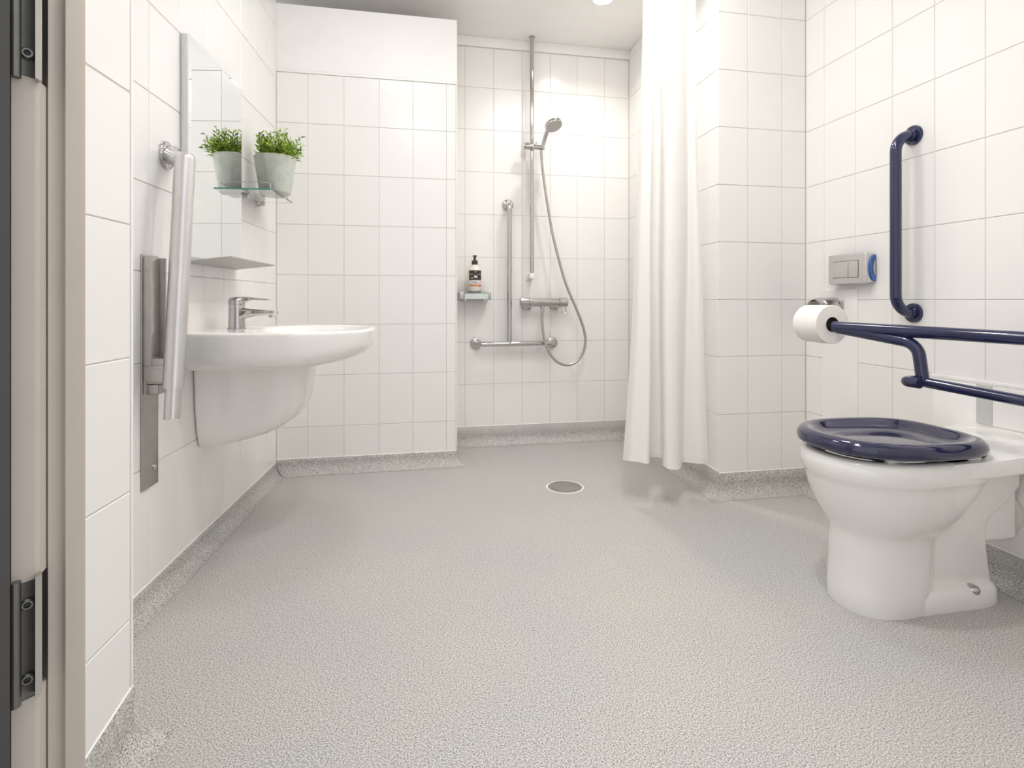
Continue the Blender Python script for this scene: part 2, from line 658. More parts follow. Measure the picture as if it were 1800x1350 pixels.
# coved vinyl skirting
per = [segStart, segEnd, segRet, cornerL, boxEnd, shL, shR, blkL, blkR, rNear]
hs = [(seg_skirt - 0.075, seg_skirt), seg_skirt, left_skirt, back_skirt, sh_skirt, sh_skirt, sh_skirt, blk_skirt, blk_skirt]
names = ['left_entry', 'left_return', 'left', 'back', 'box_side', 'shower', 'shower_right', 'block', 'right']


def offset_pt(i, d):
    def nrm(k):
        t = (per[k + 1] - per[k]).normalized()
        return Vector((t.y, -t.x))
    if i == 0:
        return per[0] + nrm(0) * d
    if i == len(per) - 1:
        return per[-1] + nrm(len(per) - 2) * d
    a, b = nrm(i - 1), nrm(i)
    return per[i] + (a + b) * (d / (1 + a.dot(b)))


for i in range(len(per) - 1):
    bm = B()
    ends = hs[i] if isinstance(hs[i], tuple) else (hs[i], hs[i])

    def cove(hh):
        rc = min(0.05, hh * 0.72)
        prof = [(0.0006, hh), (0.0022, hh - 0.001), (0.0022, rc + 0.002)]
        for kk in range(0, 9):
            a = math.pi / 2 * kk / 8
            prof.append((0.0022 + rc - rc * math.cos(a), 0.0008 + rc - rc * math.sin(a)))
        return prof
    ra = [bm.verts.new((*offset_pt(i, d), z)) for d, z in cove(ends[0])]
    rb = [bm.verts.new((*offset_pt(i + 1, d), z)) for d, z in cove(ends[1])]
    for kk in range(len(ra) - 1):
        bm.faces.new((ra[kk], ra[kk + 1], rb[kk + 1], rb[kk]))
    o = obj('baseboard_' + names[i], bm, 'floor', angle=60)
    o['kind'] = 'structure'
    # thin white sealing bead along the top edge
    bd = B()
    pa, pb_ = offset_pt(i, 0.0), offset_pt(i + 1, 0.0)
    tube(bd, [(*pa, ends[0] + 0.0005), (*pb_, ends[1] + 0.0005)], 0.0022, n=8)
    obj('sealant_bead', bd, 'trim', o)

# ------------------------------------------------------------------ door frame at the left edge
def jp(u, Z):
    d = ray(u) * Z
    return (d.x, d.y)


frame = thing('door_1', None, None, (0, 0, 0), 0, kind='structure')
jb = B()
extrude_poly(jb, [jp(82, 0.5005), jp(84, 0.4975), jp(111, 0.512), jp(115, 0.508), jp(150, 0.53), jp(150, 0.80), jp(40, 0.80), jp(40, 0.52)], 'z', 0, CEIL, 0.0012, 2)
obj('architrave', jb, 'jamb', frame, angle=30)
HG = 0.464
zt, zbm = [H - (v - HY) / F * HG for v in (127, 1032)]


def jamb_piece(z0, z1):
    bm = B()
    extrude_poly(bm, [jp(19.5, 0.464), jp(62, 0.478), jp(70, 0.484), jp(82, 0.4985), jp(60, 0.60), jp(10, 0.60)], 'z', z0, z1)
    obj('jamb_lining', bm, 'jamb', frame, smooth=False)


zl2 = H - (1243 - HY) / F * HG
jamb_piece(0, zl2)
jamb_piece(zbm, zt)
jamb_piece(zt + 0.105, CEIL)


def hinge(z0, z1, screws):
    h = B()
    extrude_poly(h, [jp(29, 0.467), jp(63, 0.4795), jp(61, 0.486), jp(29, 0.474)], 'z', z0, z1)
    hobj = obj('hinge', h, 'steel_dark', frame, smooth=False)
    e = B()
    extrude_poly(e, [jp(62, 0.470), jp(74, 0.477), jp(74, 0.483), jp(62, 0.480)], 'z', z0 + 0.002, z1)
    obj('leaf_edge', e, 'chrome', hobj, smooth=False)
    p = B()
    x, y = jp(26, 0.464)
    cyl(p, (x, y, z0), (x, y, z1), 0.0042)
    obj('knuckle', p, 'steel_dark', hobj)
    dv = Vector((ray(48).x, ray(48).y, 0)).normalized()
    for zz in screws:
        s = B()
        a = Vector((*jp(48, 0.4725), zz))
        lathe(s, a, -dv, [(-0.004, 0.0048), (0.001, 0.0048), (0.0022, 0.0038), (0.0022, 0.0026), (-0.001, 0.0024)])
        so = obj('screw', s, 'steel_dark', hobj)
        q = B()
        cyl(q, a - dv * 0.0004, a + dv * 0.001, 0.0025)
        obj('socket', q, 'hole', so)


hinge(zl2, zbm + 0.004, [H - (v - HY) / F * HG for v in (1072, 1206)])
hinge(zt - 0.004, zt + 0.105, [H - (v - HY) / F * HG for v in (86, -30)])
dl = B()
extrude_poly(dl, [jp(-60, 0.44), jp(17, 0.452), jp(17.5, 0.457), jp(-60, 0.53)], 'z', 0.01, CEIL - 0.02)
obj('door_leaf', dl, 'leafdoor', frame, smooth=False)
dl = B()
extrude_poly(dl, [jp(12, 0.47), jp(40, 0.49), jp(40, 0.60), jp(5, 0.60)], 'z', 0, CEIL)
obj('rebate', dl, 'hole', frame, smooth=False)

# ------------------------------------------------------------------ ceiling lamps
def downlight(label, pos, key):
    x, y = pos
    q = LAMP_D[key] / 2
    t = thing('ceiling_downlight', label, 'ceiling light', (x, y, CEIL), 0, 'recessed ceiling downlights')
    b = B()
    lathe(b, (0, 0, 0), (0, 0, -1), [(0.0, q + 0.017), (0.004, q + 0.017), (0.006, q + 0.013), (0.005, q + 0.002), (0.0005, q)], n=40)
    obj('bezel', b, 'trim', t)
    if q > 0.1:          # wide opal dome made up for softer light; the diffuser itself emits
        b = B()
        lathe(b, (0, 0, -0.003), (0, 0, -1), [(0, q), (0.014, q * 0.985), (0.028, q * 0.92), (0.040, q * 0.78), (0.048, q * 0.55), (0.052, q * 0.25), (0.0525, 0.004)], n=40)
        m = emission('opal_glow_' + key, LAMP_C[key], LAMP_W[key] / (math.pi * math.pi * q * q * 1.1))
        M['opal_' + key] = m
        obj('diffuser', b, 'opal_' + key, t, angle=60)
        return t
    b = B()
    cyl(b, (0, 0, -0.0056), (0, 0, -0.003), q + 0.0002, n=40)
    obj('lens', b, 'lamp', t)
    ld = bpy.data.lights.new('downlight_beam', 'AREA')
    ld.shape = 'DISK'
    ld.size = LAMP_D[key]
    ld.energy = LAMP_W[key]
    ld.color = LAMP_C[key]
    ld.spread = R(140)
    lo = bpy.data.objects.new('downlight_beam', ld)
    COL.objects.link(lo)
    lo.parent = t
    lo.location = (0, 0, -0.008)
    return t


downlight('recessed downlight in the ceiling over the shower area', (0.96, 2.59), 'shower')
downlight('recessed downlight in the ceiling between basin and shower', (0.0, 1.95), 'basin')
downlight('recessed downlight in the ceiling near the right-hand block', (0.85, 1.75), 'centre')  # unseen fill lamp, added to even out the room light
downlight('recessed downlight in the ceiling just inside the doorway', (0.10, 0.72), 'entry')  # extra lamp out of view, added to soften the shadows
downlight('recessed downlight in the ceiling above the middle of the floor', (0.6, 1.1), 'main')


# ------------------------------------------------------------------ helper for things on walls
def on_wall(name, label, cat, W, y, z, **kw):
    p = W.world(0, y, z)
    return thing(name, label, cat, p, W.rot, **kw)


# ------------------------------------------------------------------ wash basin
def basin():
    yc = W_left.y(785 - 0.798 * 977 / 1.87)
    ztop = 0.724
    t = on_wall('wash_basin', 'white wall-hung ceramic wash basin with a rounded front', 'basin', W_left, yc, 0.0)
    N, c, Lx, Wy = 96, 0.27, 0.545, 0.285

    def outer(ph, fx=1.0, fy=1.0, n=2.35):
        C, S = math.cos(ph), math.sin(ph)
        if C >= 0:
            a, b, e = (Lx - c) * fx, Wy * fy, n
        else:
            a, b, e = c, Wy * fy, 7.0
        r = (abs(C / a) ** e + abs(S / b) ** e) ** (-1 / e)
        return r * C, r * S

    def ring(z, fx, fy, n=2.35, backclip=None):
        out = []
        for i in range(N):
            x, y = outer(2 * math.pi * i / N, fx, fy, n)
            out.append(Vector((c + x, y, z)))
        return out

    def bowl(z, k, bc=0.335, a=0.178, b=0.238):
        out = []
        for i in range(N):
            ph = 2 * math.pi * i / N
            C, S = math.cos(ph), math.sin(ph)
            e = 2.3
            r = (abs(C / (a * k)) ** e + abs(S / (b * k)) ** e) ** (-1 / e)
            out.append(Vector((bc + r * C, r * S, z)))
        return out
    rings = [ring(ztop - 0.117, 0.30, 0.70), ring(ztop - 0.116, 0.40, 0.79), ring(ztop - 0.110, 0.58, 0.88), ring(ztop - 0.098, 0.76, 0.935),
             ring(ztop - 0.084, 0.885, 0.965), ring(ztop - 0.068, 0.952, 0.980), ring(ztop - 0.050, 0.978, 0.988), ring(ztop - 0.028, 0.992, 0.996), ring(ztop - 0.012, 0.998, 1.0),
             ring(ztop - 0.006, 1.0, 1.0), ring(ztop - 0.002, 0.992, 0.994), ring(ztop, 0.978, 0.984)]
    rings += [bowl(ztop - 0.001, 1.04), bowl(ztop - 0.004, 1.0), bowl(ztop - 0.02, 0.965), bowl(ztop - 0.05, 0.90), bowl(ztop - 0.075, 0.77), bowl(ztop - 0.088, 0.52), bowl(ztop - 0.092, 0.12)]
    bm = B()
    loft(bm, rings)
    for v in bm.verts:
        v.co.x = max(v.co.x, 0.0)
    obj('basin_body', bm, 'ceramic', t, angle=50)
    # semi pedestal
    bm = B()
    prof = [(0.345, 0.045, 0.080), (0.350, 0.090, 0.088), (0.362, 0.150, 0.096), (0.380, 0.212, 0.106), (0.400, 0.252, 0.114), (0.425, 0.288, 0.120), (0.455, 0.313, 0.125), (0.49, 0.328, 0.130), (0.54, 0.336, 0.133), (0.609, 0.342, 0.137)]
    loft(bm, [sup_ring(z, 0.0, xf, b, xm=xf * 0.35, nf=3.2, nb=12) for z, xf, b in prof])
    obj('semi_pedestal', bm, 'ceramic', t, angle=60)
    bm = B()
    lathe(bm, (0.335, 0, ztop - 0.092), (0, 0, 1), [(-0.004, 0.022), (0.002, 0.022), (0.003, 0.017), (0.0, 0.012)])
    obj('waste', bm, 'chrome', t)
    # tap, standing on the basin ledge
    tp = on_wall('basin_tap', 'chrome single-lever mixer tap on the wash basin', 'tap', W_left, yc, ztop)
    tp.location = W_left.world(0.088, yc, ztop)
    bm = B()
    lathe(bm, (0, 0, 0), (0, 0, 1), [(0, 0.030), (0.003, 0.030), (0.004, 0.027), (0.03, 0.0262), (0.074, 0.0258)])
    obj('tap_body', bm, 'chrome', tp)
    bm = B()
    sec = []
    for x, z0, z1, hw in ((0.0, 0.018, 0.072, 0.022), (0.03, 0.034, 0.069, 0.021), (0.06, 0.042, 0.066, 0.019), (0.10, 0.044, 0.062, 0.017), (0.127, 0.046, 0.060, 0.0155), (0.132, 0.049, 0.0585, 0.013)):
        sec.append([Vector((x, hw * math.copysign(abs(math.cos(a)) ** 0.5, math.cos(a)), (z0 + z1) / 2 + (z1 - z0) / 2 * math.copysign(abs(math.sin(a)) ** 0.6, math.sin(a)))) for a in [2 * math.pi * k / 24 for k in range(24)]])
    loft(bm, sec)
    obj('spout', bm, 'chrome', tp)
    bm = B()
    cyl(bm, (0.118, 0, 0.05), (0.113, 0, 0.036), 0.0115, 0.0105)
    obj('aerator', bm, 'chrome', tp)
    bm = B()
    lathe(bm, (0, 0, 0.0755), (0, 0, 1), [(0, 0.0262), (0.012, 0.0268), (0.022, 0.0262), (0.028, 0.022), (0.030, 0.012)])
    extrude_poly(bm, [(-0.02, 0.098), (-0.005, 0.106), (0.03, 0.1075), (0.104, 0.0995), (0.104, 0.0950), (0.045, 0.0970), (0.022, 0.086)], 'y', -0.016, 0.016, 0.0015, 2)
    obj('lever', bm, 'chrome', tp)


basin()


# ------------------------------------------------------------------ mirror with tray, glass shelf, plant
def mirror():
    th = 0.026
    y0, y1 = W_left.y(316.5), W_left.y(425.3, th)
    z0, z1 = W_left.z(331, 458, th), W_left.z(330, 56, th)
    yc = (y0 + y1) / 2
    t = on_wall('wall_mirror', 'tall rectangular bathroom mirror with a metal tray at its foot', 'mirror', W_left, yc, z0)
    hw, hh = (y1 - y0) / 2, z1 - z0
    bm = B()
    box(bm, (0.0, -hw, 0), (th - 0.004, hw, hh), 0.001, 1)
    obj('mirror_back', bm, 'satin', t, smooth=False)
    bm = B()
    bv = 0.014
    pts = [[Vector((x, s * (hw - i), zz)) for s, zz in ((-1, i), (1, i), (1, hh - i), (-1, hh - i))] for x, i in ((th - 0.004, 0.0), (th - 0.0012, 0.0003), (th, bv))]
    loft(bm, pts)
    obj('mirror_glass', bm, 'mirror', t, smooth=False)
    bm = B()
    rise, dep = 0.014, 0.12
    extrude_poly(bm, [(th - 0.02, -0.0045), (th + dep, rise - 0.002), (th + dep, rise + 0.001), (th - 0.02, -0.001)], 'y', -hw, hw)
    obj('tray', bm, 'tray', t, smooth=False)
    # glass shelf beyond the mirror
    ya, dpt = y1 + 0.006, 0.13
    yb = W_left.y(514, dpt)
    zsf = W_left.z(425, 336.0)
    s = on_wall('glass_shelf', 'small clear glass shelf with green edge beside the mirror', 'shelf', W_left, ya, zsf)
    Ls = yb - ya
    bm = B()
    box(bm, (0.004, 0, -0.006), (dpt, Ls, 0.0))
    bmesh.ops.recalc_face_normals(bm, faces=bm.faces)
    for f in bm.faces:
        f.material_index = 1 if f.normal.y < -0.5 else 0
    obj('glass_plate', bm, 'glass', s, smooth=False, mats=['glass', 'glass_edge'])
    for yy in (0.055, Ls - 0.05):
        bm = B()
        lathe(bm, (0.0, yy, -0.016), (1, 0, 0), [(0, 0.017), (0.004, 0.017), (0.012, 0.013), (0.030, 0.012), (0.032, 0.009)])
        obj('bracket', bm, 'chrome', s)
    bm = B()
    g = 0.012
    tube(bm, fillet([(0.0, g, 0.025), (dpt - g, g, 0.025), (dpt - g, Ls - g, 0.025), (0.0, Ls - g, 0.025)], 0.02), 0.0013, n=8)
    for p in ((dpt - g, g + 0.02), (dpt - g, Ls - g - 0.02)):
        cyl(bm, (p[0], p[1], 0.0), (p[0], p[1], 0.025), 0.0017, n=8)
    obj('gallery_wire', bm, 'chrome', s)
    # potted plant
    cx = 0.104
    cy = W_left.y(484, cx)
    Hp = 0.152
    p = on_wall('potted_plant', 'bushy green plant in a pale grey-green glazed pot on the glass shelf', 'plant', W_left, cy, zsf)
    p.location = W_left.world(cx, cy, zsf + 0.0003)
    bm = B()
    lathe(bm, (0, 0, 0), (0, 0, 1), [(0.0, 0.050), (0.004, 0.057), (0.012, 0.060), (Hp - 0.004, 0.0805), (Hp, 0.080), (Hp - 0.002, 0.075), (Hp - 0.02, 0.072), (Hp - 0.021, 0.02)], n=48)
    obj('pot', bm, 'pot', p, angle=40)
    bm = B()
    cyl(bm, (0, 0, Hp - 0.0205), (0, 0, Hp - 0.010), 0.0715, n=32)
    obj('soil', bm, 'soil', p)
    fol, stm = B(), B()
    rnd = random.Random(3)

    def leaf(bm, base, d, ln, wd):
        side = d.cross(Vector((rnd.uniform(-1, 1), rnd.uniform(-1, 1), rnd.uniform(-0.3, 1)))).normalized()
        nrm = side.cross(d).normalized() * (wd * 0.35)
        a = bm.verts.new(base)
        b1 = bm.verts.new(base + d * ln * 0.45 + side * wd + nrm)
        b2 = bm.verts.new(base + d * ln * 0.45 - side * wd + nrm)
        m_ = bm.verts.new(base + d * ln * 0.5)
        e = bm.verts.new(base + d * ln)
        bm.faces.new((a, m_, b1))
        bm.faces.new((a, b2, m_))
        bm.faces.new((b1, m_, e))
        bm.faces.new((m_, b2, e))
    for k in range(58):
        an = rnd.uniform(0, 2 * math.pi)
        rr = 0.062 * math.sqrt(rnd.random())
        tilt = rnd.uniform(0.05, 0.95) if k > 12 else rnd.uniform(0, 0.3)
        if math.cos(an) < -0.2:
            tilt *= 0.35
        d = Vector((math.cos(an) * math.sin(tilt), math.sin(an) * math.sin(tilt), math.cos(tilt)))
        ln = rnd.uniform(0.055, 0.108) * (1 - 0.2 * tilt)
        base = Vector((math.cos(an) * rr, math.sin(an) * rr, Hp - 0.012))
        bend = Vector((0, 0, rnd.uniform(-0.012, 0.02)))
        pts = [base + d * ln * s_ + bend * s_ * s_ for s_ in (0, 0.35, 0.7, 1.0)]
        tube(stm, pts, [0.0014, 0.0012, 0.001, 0.0006], n=5)
        nl = 15
        for j in range(nl):
            s_ = 0.12 + 0.88 * j / (nl - 1)
            b0 = base + d * ln * s_ + bend * s_ * s_
            a2 = j * 2.4 + k
            x, y = frame_of(d)
            ld = (d * rnd.uniform(0.45, 0.8) + (x * math.cos(a2) + y * math.sin(a2)) * 0.8).normalized()
            leaf(fol, b0, ld, rnd.uniform(0.020, 0.034) * (1.1 - 0.4 * s_), rnd.uniform(0.0026, 0.0044))
    for bmx in (fol, stm):
        for v in bmx.verts:
            v.co.x = max(v.co.x, -cx + 0.004)
    lf = obj('foliage', fol, 'leaf', p, smooth=False)
    lf['kind'] = 'stuff'
    obj('stems', stm, 'stem', p)['kind'] = 'stuff'


mirror()


# ------------------------------------------------------------------ folded-up support rail on the left wall
def folded_rail():
    W = W_left
    y0, y1 = W.y(246.5), W.y(275.5)
    yc = (y0 + y1) / 2
    zlo = W.z(260, 857)
    t = on_wall('fold_up_support_rail', 'stainless steel hinged support rail folded upright beside the basin', 'grab rail', W, yc, zlo)
    hw = (y1 - y0) / 2
    hz = lambda v, d=0.0, u=262: W.z(u, v, d) - zlo
    bm = B()
    box(bm, (0.0, -hw, 0), (0.005, hw, hz(449)), 0.002, 2)
    obj('wall_plate', bm, 'steel', t)
    bm = B()   # channel that guides the arm
    zc0, zc1 = hz(690), hz(452)
    box(bm, (0.005, -hw + 0.004, zc0), (0.011, hw - 0.004, zc1), 0.002, 2)
    for s in (-1, 1):
        box(bm, (0.009, s * (hw - 0.004) - 0.003, zc0 + 0.05), (0.026, s * (hw - 0.004) + 0.003, zc1), 0.001, 1)
    obj('guide_channel', bm, 'steel', t)
    bm = B()   # pivot bracket
    zb0, zb1 = hz(672), hz(628)
    box(bm, (0.006, -hw + 0.006, zb0), (0.080, hw - 0.010, zb1), 0.003, 2)
    box(bm, (0.010, -hw - 0.002, zb0 + 0.008), (0.072, -hw + 0.007, zb1 - 0.018), 0.002, 2)
    br = obj('pivot_bracket', bm, 'steel', t)
    bm = B()
    lathe(bm, (0.056, -hw - 0.002, zb0 + 0.022), (0, -1, 0), [(0, 0.007), (0.003, 0.006), (0.004, 0.003)])
    obj('pivot_screw', bm, 'chrome', br)
    bm = B()
    box(bm, (0.006, -hw + 0.012, zb0 - 0.03), (0.040, hw - 0.012, zb0), 0.006, 3)
    obj('stop_block', bm, 'steel', t)
    # the arm: leans slightly away from the wall towards the top
    d0, d1 = 0.088, 0.078
    ya = W.y(305, d0) - yc
    yb = W.y(325, d1) - yc
    zt = W.z(325, 283, d1) - zlo
    zb = W.z(307, 681, d0) - zlo
    bm = B()
    top = Vector((d1, yb, zt))
    bot = Vector((d0, ya, zb))
    tube(bm, [bot, top + (top - bot).normalized() * 0.0], 0.0255, n=36)
    # mitred elbow towards the wall
    yf = W.y(291, 0.0) - yc
    zf = W.z(291, 273) - zlo
    obj('arm_tube', bm, 'satin', t)
    bm = B()
    lathe(bm, top, (0, 0, 1), [(-0.012, 0.0255), (0.006, 0.0254), (0.014, 0.0235), (0.020, 0.018), (0.0225, 0.008)], n=36)
    foot = Vector((0.010, yf, zf))
    e = Vector((top.x, top.y, zt - 0.004))
    tube(bm, [foot, e], 0.0235, n=36)
    obj('elbow_tube', bm, 'satin', t)
    bm = B()
    lathe(bm, (0, yf, zf), (1, 0, 0), [(0, 0.039), (0.006, 0.039), (0.008, 0.036), (0.009, 0.026), (0.030, 0.026), (0.031, 0.024)], n=40)
    fl = obj('wall_flange', bm, 'chrome', t)
    for a in (0.6, 2.7, 4.8):
        bm = B()
        q = Vector((0.0078, yf + 0.031 * math.cos(a), zf + 0.031 * math.sin(a)))
        cyl(bm, q, q + Vector((0.0016, 0, 0)), 0.0035, n=14)
        obj('screw', bm, 'steel', fl)
    bm = B()   # inner sliding tube below
    dirv = (bot - top).normalized()
    end = bot + dirv * (zb - (W.z(302, 737, d0 + 0.002) - zlo)) / abs(dirv.z)
    tube(bm, [bot, end], 0.0192, n=36)
    cyl(bm, bot - dirv * 0.004, bot + dirv * 0.002, 0.0257, n=36)
    obj('inner_tube', bm, 'satin', t)
    for v, zz in ((822, 1), (470, 0)):
        bm = B()
        lathe(bm, (0.005, hw * 0.45, hz(v, 0, 267)), (1, 0, 0), [(0, 0.0085), (0.003, 0.008), (0.0048, 0.005)])
        obj('plate_screw', bm, 'chrome', t)


folded_rail()


# ------------------------------------------------------------------ shower fittings
def flange(bm, p, d, r=0.032):
    lathe(bm, p, d, [(0, r), (0.006, r), (0.009, r * 0.9), (0.011, r * 0.55), (0.02, r * 0.5)], n=36)


def shower():
    W = W_shower
    D = 0.055
    # T-shaped grab rail
    yv = W.y(895.5, D)
    yl, yr_ = W.y(836, 0), W.y(970, 0)
    zh = W.z(900, 604.5, D)
    ztp = W.z(892, 361)
    t = on_wall('t_shaped_grab_rail', 'polished chrome T-shaped grab rail on the shower wall', 'grab rail', W, yv, zh)
    bm = B()
    tube(bm, fillet([(0.008, yl - yv, 0), (D, yl - yv + 0.012, 0), (D, yr_ - yv - 0.012, 0), (0.008, yr_ - yv, 0)], 0.03), 0.0135, n=24)
    obj('horizontal_bar', bm, 'chrome', t)
    bm = B()
    tube(bm, fillet([(D, 0, 0), (D, 0, ztp - zh), (0.008, 0, ztp - zh)], 0.03), 0.0135, n=24)
    obj('vertical_bar', bm, 'chrome', t)
    for y, z in ((yl - yv, 0), (yr_ - yv, 0), (0, ztp - zh)):
        bm = B()
        flange(bm, (0, y, z), (1, 0, 0), 0.0315)
        f = obj('flange', bm, 'chrome', t)
        for a in (0.5, 2.6, 4.7):
            bm = B()
            q = Vector((0.0065, y + 0.023 * math.cos(a), z + 0.023 * math.sin(a)))
            cyl(bm, q, q + Vector((0.003, 0, 0)), 0.003, n=12)
            obj('screw', bm, 'steel_dark', f)
    # riser rail
    DR = 0.06
    y0 = W.y(935, DR)
    zb = W.z(935, 486, DR)
    t = on_wall('shower_riser_rail', 'slim chrome riser rail running up to the ceiling', 'shower rail', W, y0, zb)
    bm = B()
    cyl(bm, (DR, 0, 0.004), (DR, 0, CEIL - zb), 0.0115, n=24)
    obj('rail', bm, 'chrome', t)
    bm = B()
    lathe(bm, (DR, 0, CEIL - zb), (0, 0, -1), [(0, 0.018), (0.004, 0.018), (0.006, 0.012)])
    obj('ceiling_collar', bm, 'chrome', t)
    bm = B()
    box(bm, (0.0, -0.014, -0.014), (DR + 0.014, 0.014, 0.018), 0.005, 3)
    box(bm, (0.0, -0.022, -0.022), (0.012, 0.010, 0.014), 0.003, 2)
    obj('end_bracket', bm, 'nylon', t)
    zs_ = W.z(940, 257, DR + 0.02) - zb
    bm = B()
    ys0, ys1 = W.y(921, DR + 0.02) - y0, W.y(957.5, DR + 0.03) - y0
    lathe(bm, (DR + 0.012, ys0, zs_), (0.16, 1, -0.08), [(0, 0.012), (0.003, 0.0175), (0.006, 0.0185), (0.06, 0.0175), (0.064, 0.015), (ys1 - ys0 - 0.01, 0.0135), (ys1 - ys0, 0.012)], n=28)
    sl = obj('slider', bm, 'chrome', t)
    for q in ((-0.026, 0.021), (0.024, 0.02)):
        bm = B()
        lathe(bm, (DR + 0.012, q[0], zs_ + 0.012), (0, 0, 1), [(0, 0.006), (0.010, 0.006), (0.013, 0.004)])
        obj('knob', bm, 'chrome', sl)
    # hand shower
    hx = DR + 0.03
    pa = W.world(hx, W.y(953.5, hx), W.z(953.5, 262, hx))
    hs_ = thing('hand_shower', 'round chrome hand shower resting in the slider', 'shower head', pa, W.rot)
    loc = lambda u, v, d: Vector((d - hx, W.y(u, d) - W.y(953.5, hx), W.z(u, v, d) - pa.z))
    bm = B()
    hp = [loc(953.5, 262, hx), loc(957, 246, hx + 0.015), loc(962, 231, hx + 0.05), loc(967, 221, hx + 0.085)]
    tube(bm, spline(hp, 6), [0.0105 + 0.004 * i / 18 for i in range(19)], n=20)
    obj('handle', bm, 'chrome', hs_)
    hc = loc(973, 220, hx + 0.115)
    ax = Vector((0.42, 0.22, -0.9)).normalized()
    bm = B()
    lathe(bm, hc - ax * 0.014, ax, [(-0.004, 0.02), (0.0, 0.04), (0.005, 0.0475), (0.020, 0.0485), (0.024, 0.0465), (0.0245, 0.043)], n=40)
    hd = obj('head', bm, 'chrome', hs_)
    bm = B()
    lathe(bm, hc - ax * 0.014 + ax * 0.0235, ax, [(0, 0.043), (0.002, 0.0425), (0.0028, 0.03), (0.0022, 0.01)], n=36)
    sx, sy = frame_of(ax)
    for r_, n_ in ((0.012, 6), (0.022, 12), (0.032, 18), (0.039, 22)):
        for k_ in range(n_):
            a = 2 * math.pi * k_ / n_
            q = hc - ax * 0.014 + ax * 0.0255 + (sx * math.cos(a) + sy * math.sin(a)) * r_
            cyl(bm, q, q + ax * 0.0018, 0.0015, n=6)
    obj('spray_face', bm, 'tray', hd)
    # thermostatic mixer
    DM = 0.075
    ym = W.y(955.5, DM)
    zm = W.z(955, 531.5, DM)
    t = on_wall('shower_mixer', 'chrome thermostatic shower mixer bar with two control knobs', 'shower mixer', W, ym, zm)
    yl, yr_ = W.y(914, DM) - ym, W.y(997.5, DM) - ym
    bm = B()
    cyl(bm, (DM, yl + 0.052, 0), (DM, yr_ - 0.052, 0), 0.0245, n=36)
    obj('mixer_body', bm, 'chrome', t)
    for s, a, b in ((1, yl, yl + 0.050), (-1, yr_, yr_ - 0.050)):
        bm = B()
        lathe(bm, (DM, a, 0), (0, s, 0), [(0, 0.022), (0.003, 0.0265), (0.046, 0.0265), (0.048, 0.025), (0.050, 0.025)], n=36)
        obj('control_knob', bm, 'chrome', t)
    for u in (925.5, 974.5):
        y = W.y(u, 0) - ym
        bm = B()
        lathe(bm, (0, y, -0.012), (1, 0, 0), [(0, 0.034), (0.004, 0.034), (0.012, 0.026), (0.014, 0.017), (DM - 0.01, 0.016)], n=32)
        obj('inlet_rose', bm, 'chrome', t)
    bm = B()
    yo = W.y(953.5, DM) - ym
    lathe(bm, (DM, yo, -0.02), (0, 0, -1), [(0, 0.014), (0.012, 0.014), (0.014, 0.011), (0.034, 0.010), (0.036, 0.008)], n=24)
    obj('outlet', bm, 'chrome', t)
    bm = B()
    ll = yr_ - 0.022
    tube(bm, fillet([(DM, ll - 0.012, -0.022), (DM + 0.004, ll - 0.016, -0.062), (DM + 0.004, ll + 0.014, -0.062), (DM, ll + 0.010, -0.022)], 0.013), 0.0022, n=8)
    obj('lever_loop', bm, 'chrome', t)
    # hose
    pts = [(951.5, 264, 0.09), (953, 290, 0.085), (958, 330, 0.08), (964, 370, 0.08), (971, 410, 0.08), (982, 455, 0.085), (995, 500, 0.09), (1012, 540, 0.10), (1025, 575, 0.10),
           (1029, 600, 0.10), (1024, 622, 0.10), (1011, 637, 0.10), (995, 641.5, 0.10), (978, 635, 0.10), (964, 617, 0.095), (956, 592, 0.085), (953, 565, 0.078), (953.5, 547, 0.075)]
    P = [W.world(d, W.y(u, d), W.z(u, v, d)) for u, v, d in pts]
    path = spline(P, 14)
    o0 = path[0].copy()
    hb = B()
    tube(hb, [p - o0 for p in path], [0.0072 + 0.0005 * (i % 2) for i in range(len(path))], n=14)
    hobj = obj('shower_hose', hb, 'hose', loc=o0)
    tag(hobj, 'looping flexible metal hose joining mixer and hand shower', 'hose')
    # soap shelf with bottle
    ys0, ys1 = W.y(812, 0.10), W.y(861, 0.10)
    zs0 = W.z(836, 526.5, 0.10)
    t = on_wall('soap_shelf', 'small glass and chrome soap shelf on the shower wall', 'shelf', W, (ys0 + ys1) / 2, zs0)
    hw = (ys1 - ys0) / 2
    bm = B()
    box(bm, (0.004, -hw + 0.0125, 0.0325), (0.118, hw - 0.0125, 0.0385))
    obj('glass_plate', bm, 'glass', t, smooth=False)
    bm = B()
    box(bm, (0.112, -hw + 0.0125, 0.0032), (0.118, hw - 0.0125, 0.0323))
    obj('front_lip', bm, 'frosted', t, smooth=False)
    bm = B()
    box(bm, (0.004, -hw, 0.0), (0.12, hw, 0.003), 0.001, 1)
    obj('lower_rim', bm, 'steel', t, smooth=False)
    for s in (-1, 1):
        bm = B()
        box(bm, (0.0, s * hw - (0.0 if s < 0 else 0.012) - (0.014 if s < 0 else 0), 0.0), (0.119, s * hw + (0.012 if s < 0 else 0.004), 0.040), 0.002, 2)
        obj('end_block', bm, 'steel', t)
        bm = B()
        cyl(bm, (0.055, s * hw * 0.72, -0.008), (0.055, s * hw * 0.72, 0.0), 0.014, n=20)
        obj('foot_disc', bm, 'chrome', t)
    # bottle
    db = 0.062
    yb = W.y(834.5, db)
    zb_ = zs0 + 0.0387
    scale = (W.z(834, 449, db) - zb_) / 0.2
    bo = thing('soap_bottle', 'white pump bottle with dark printed label standing on the soap shelf', 'bottle', W.world(db, yb, zb_), W.rot)
    k = scale
    bm = B()
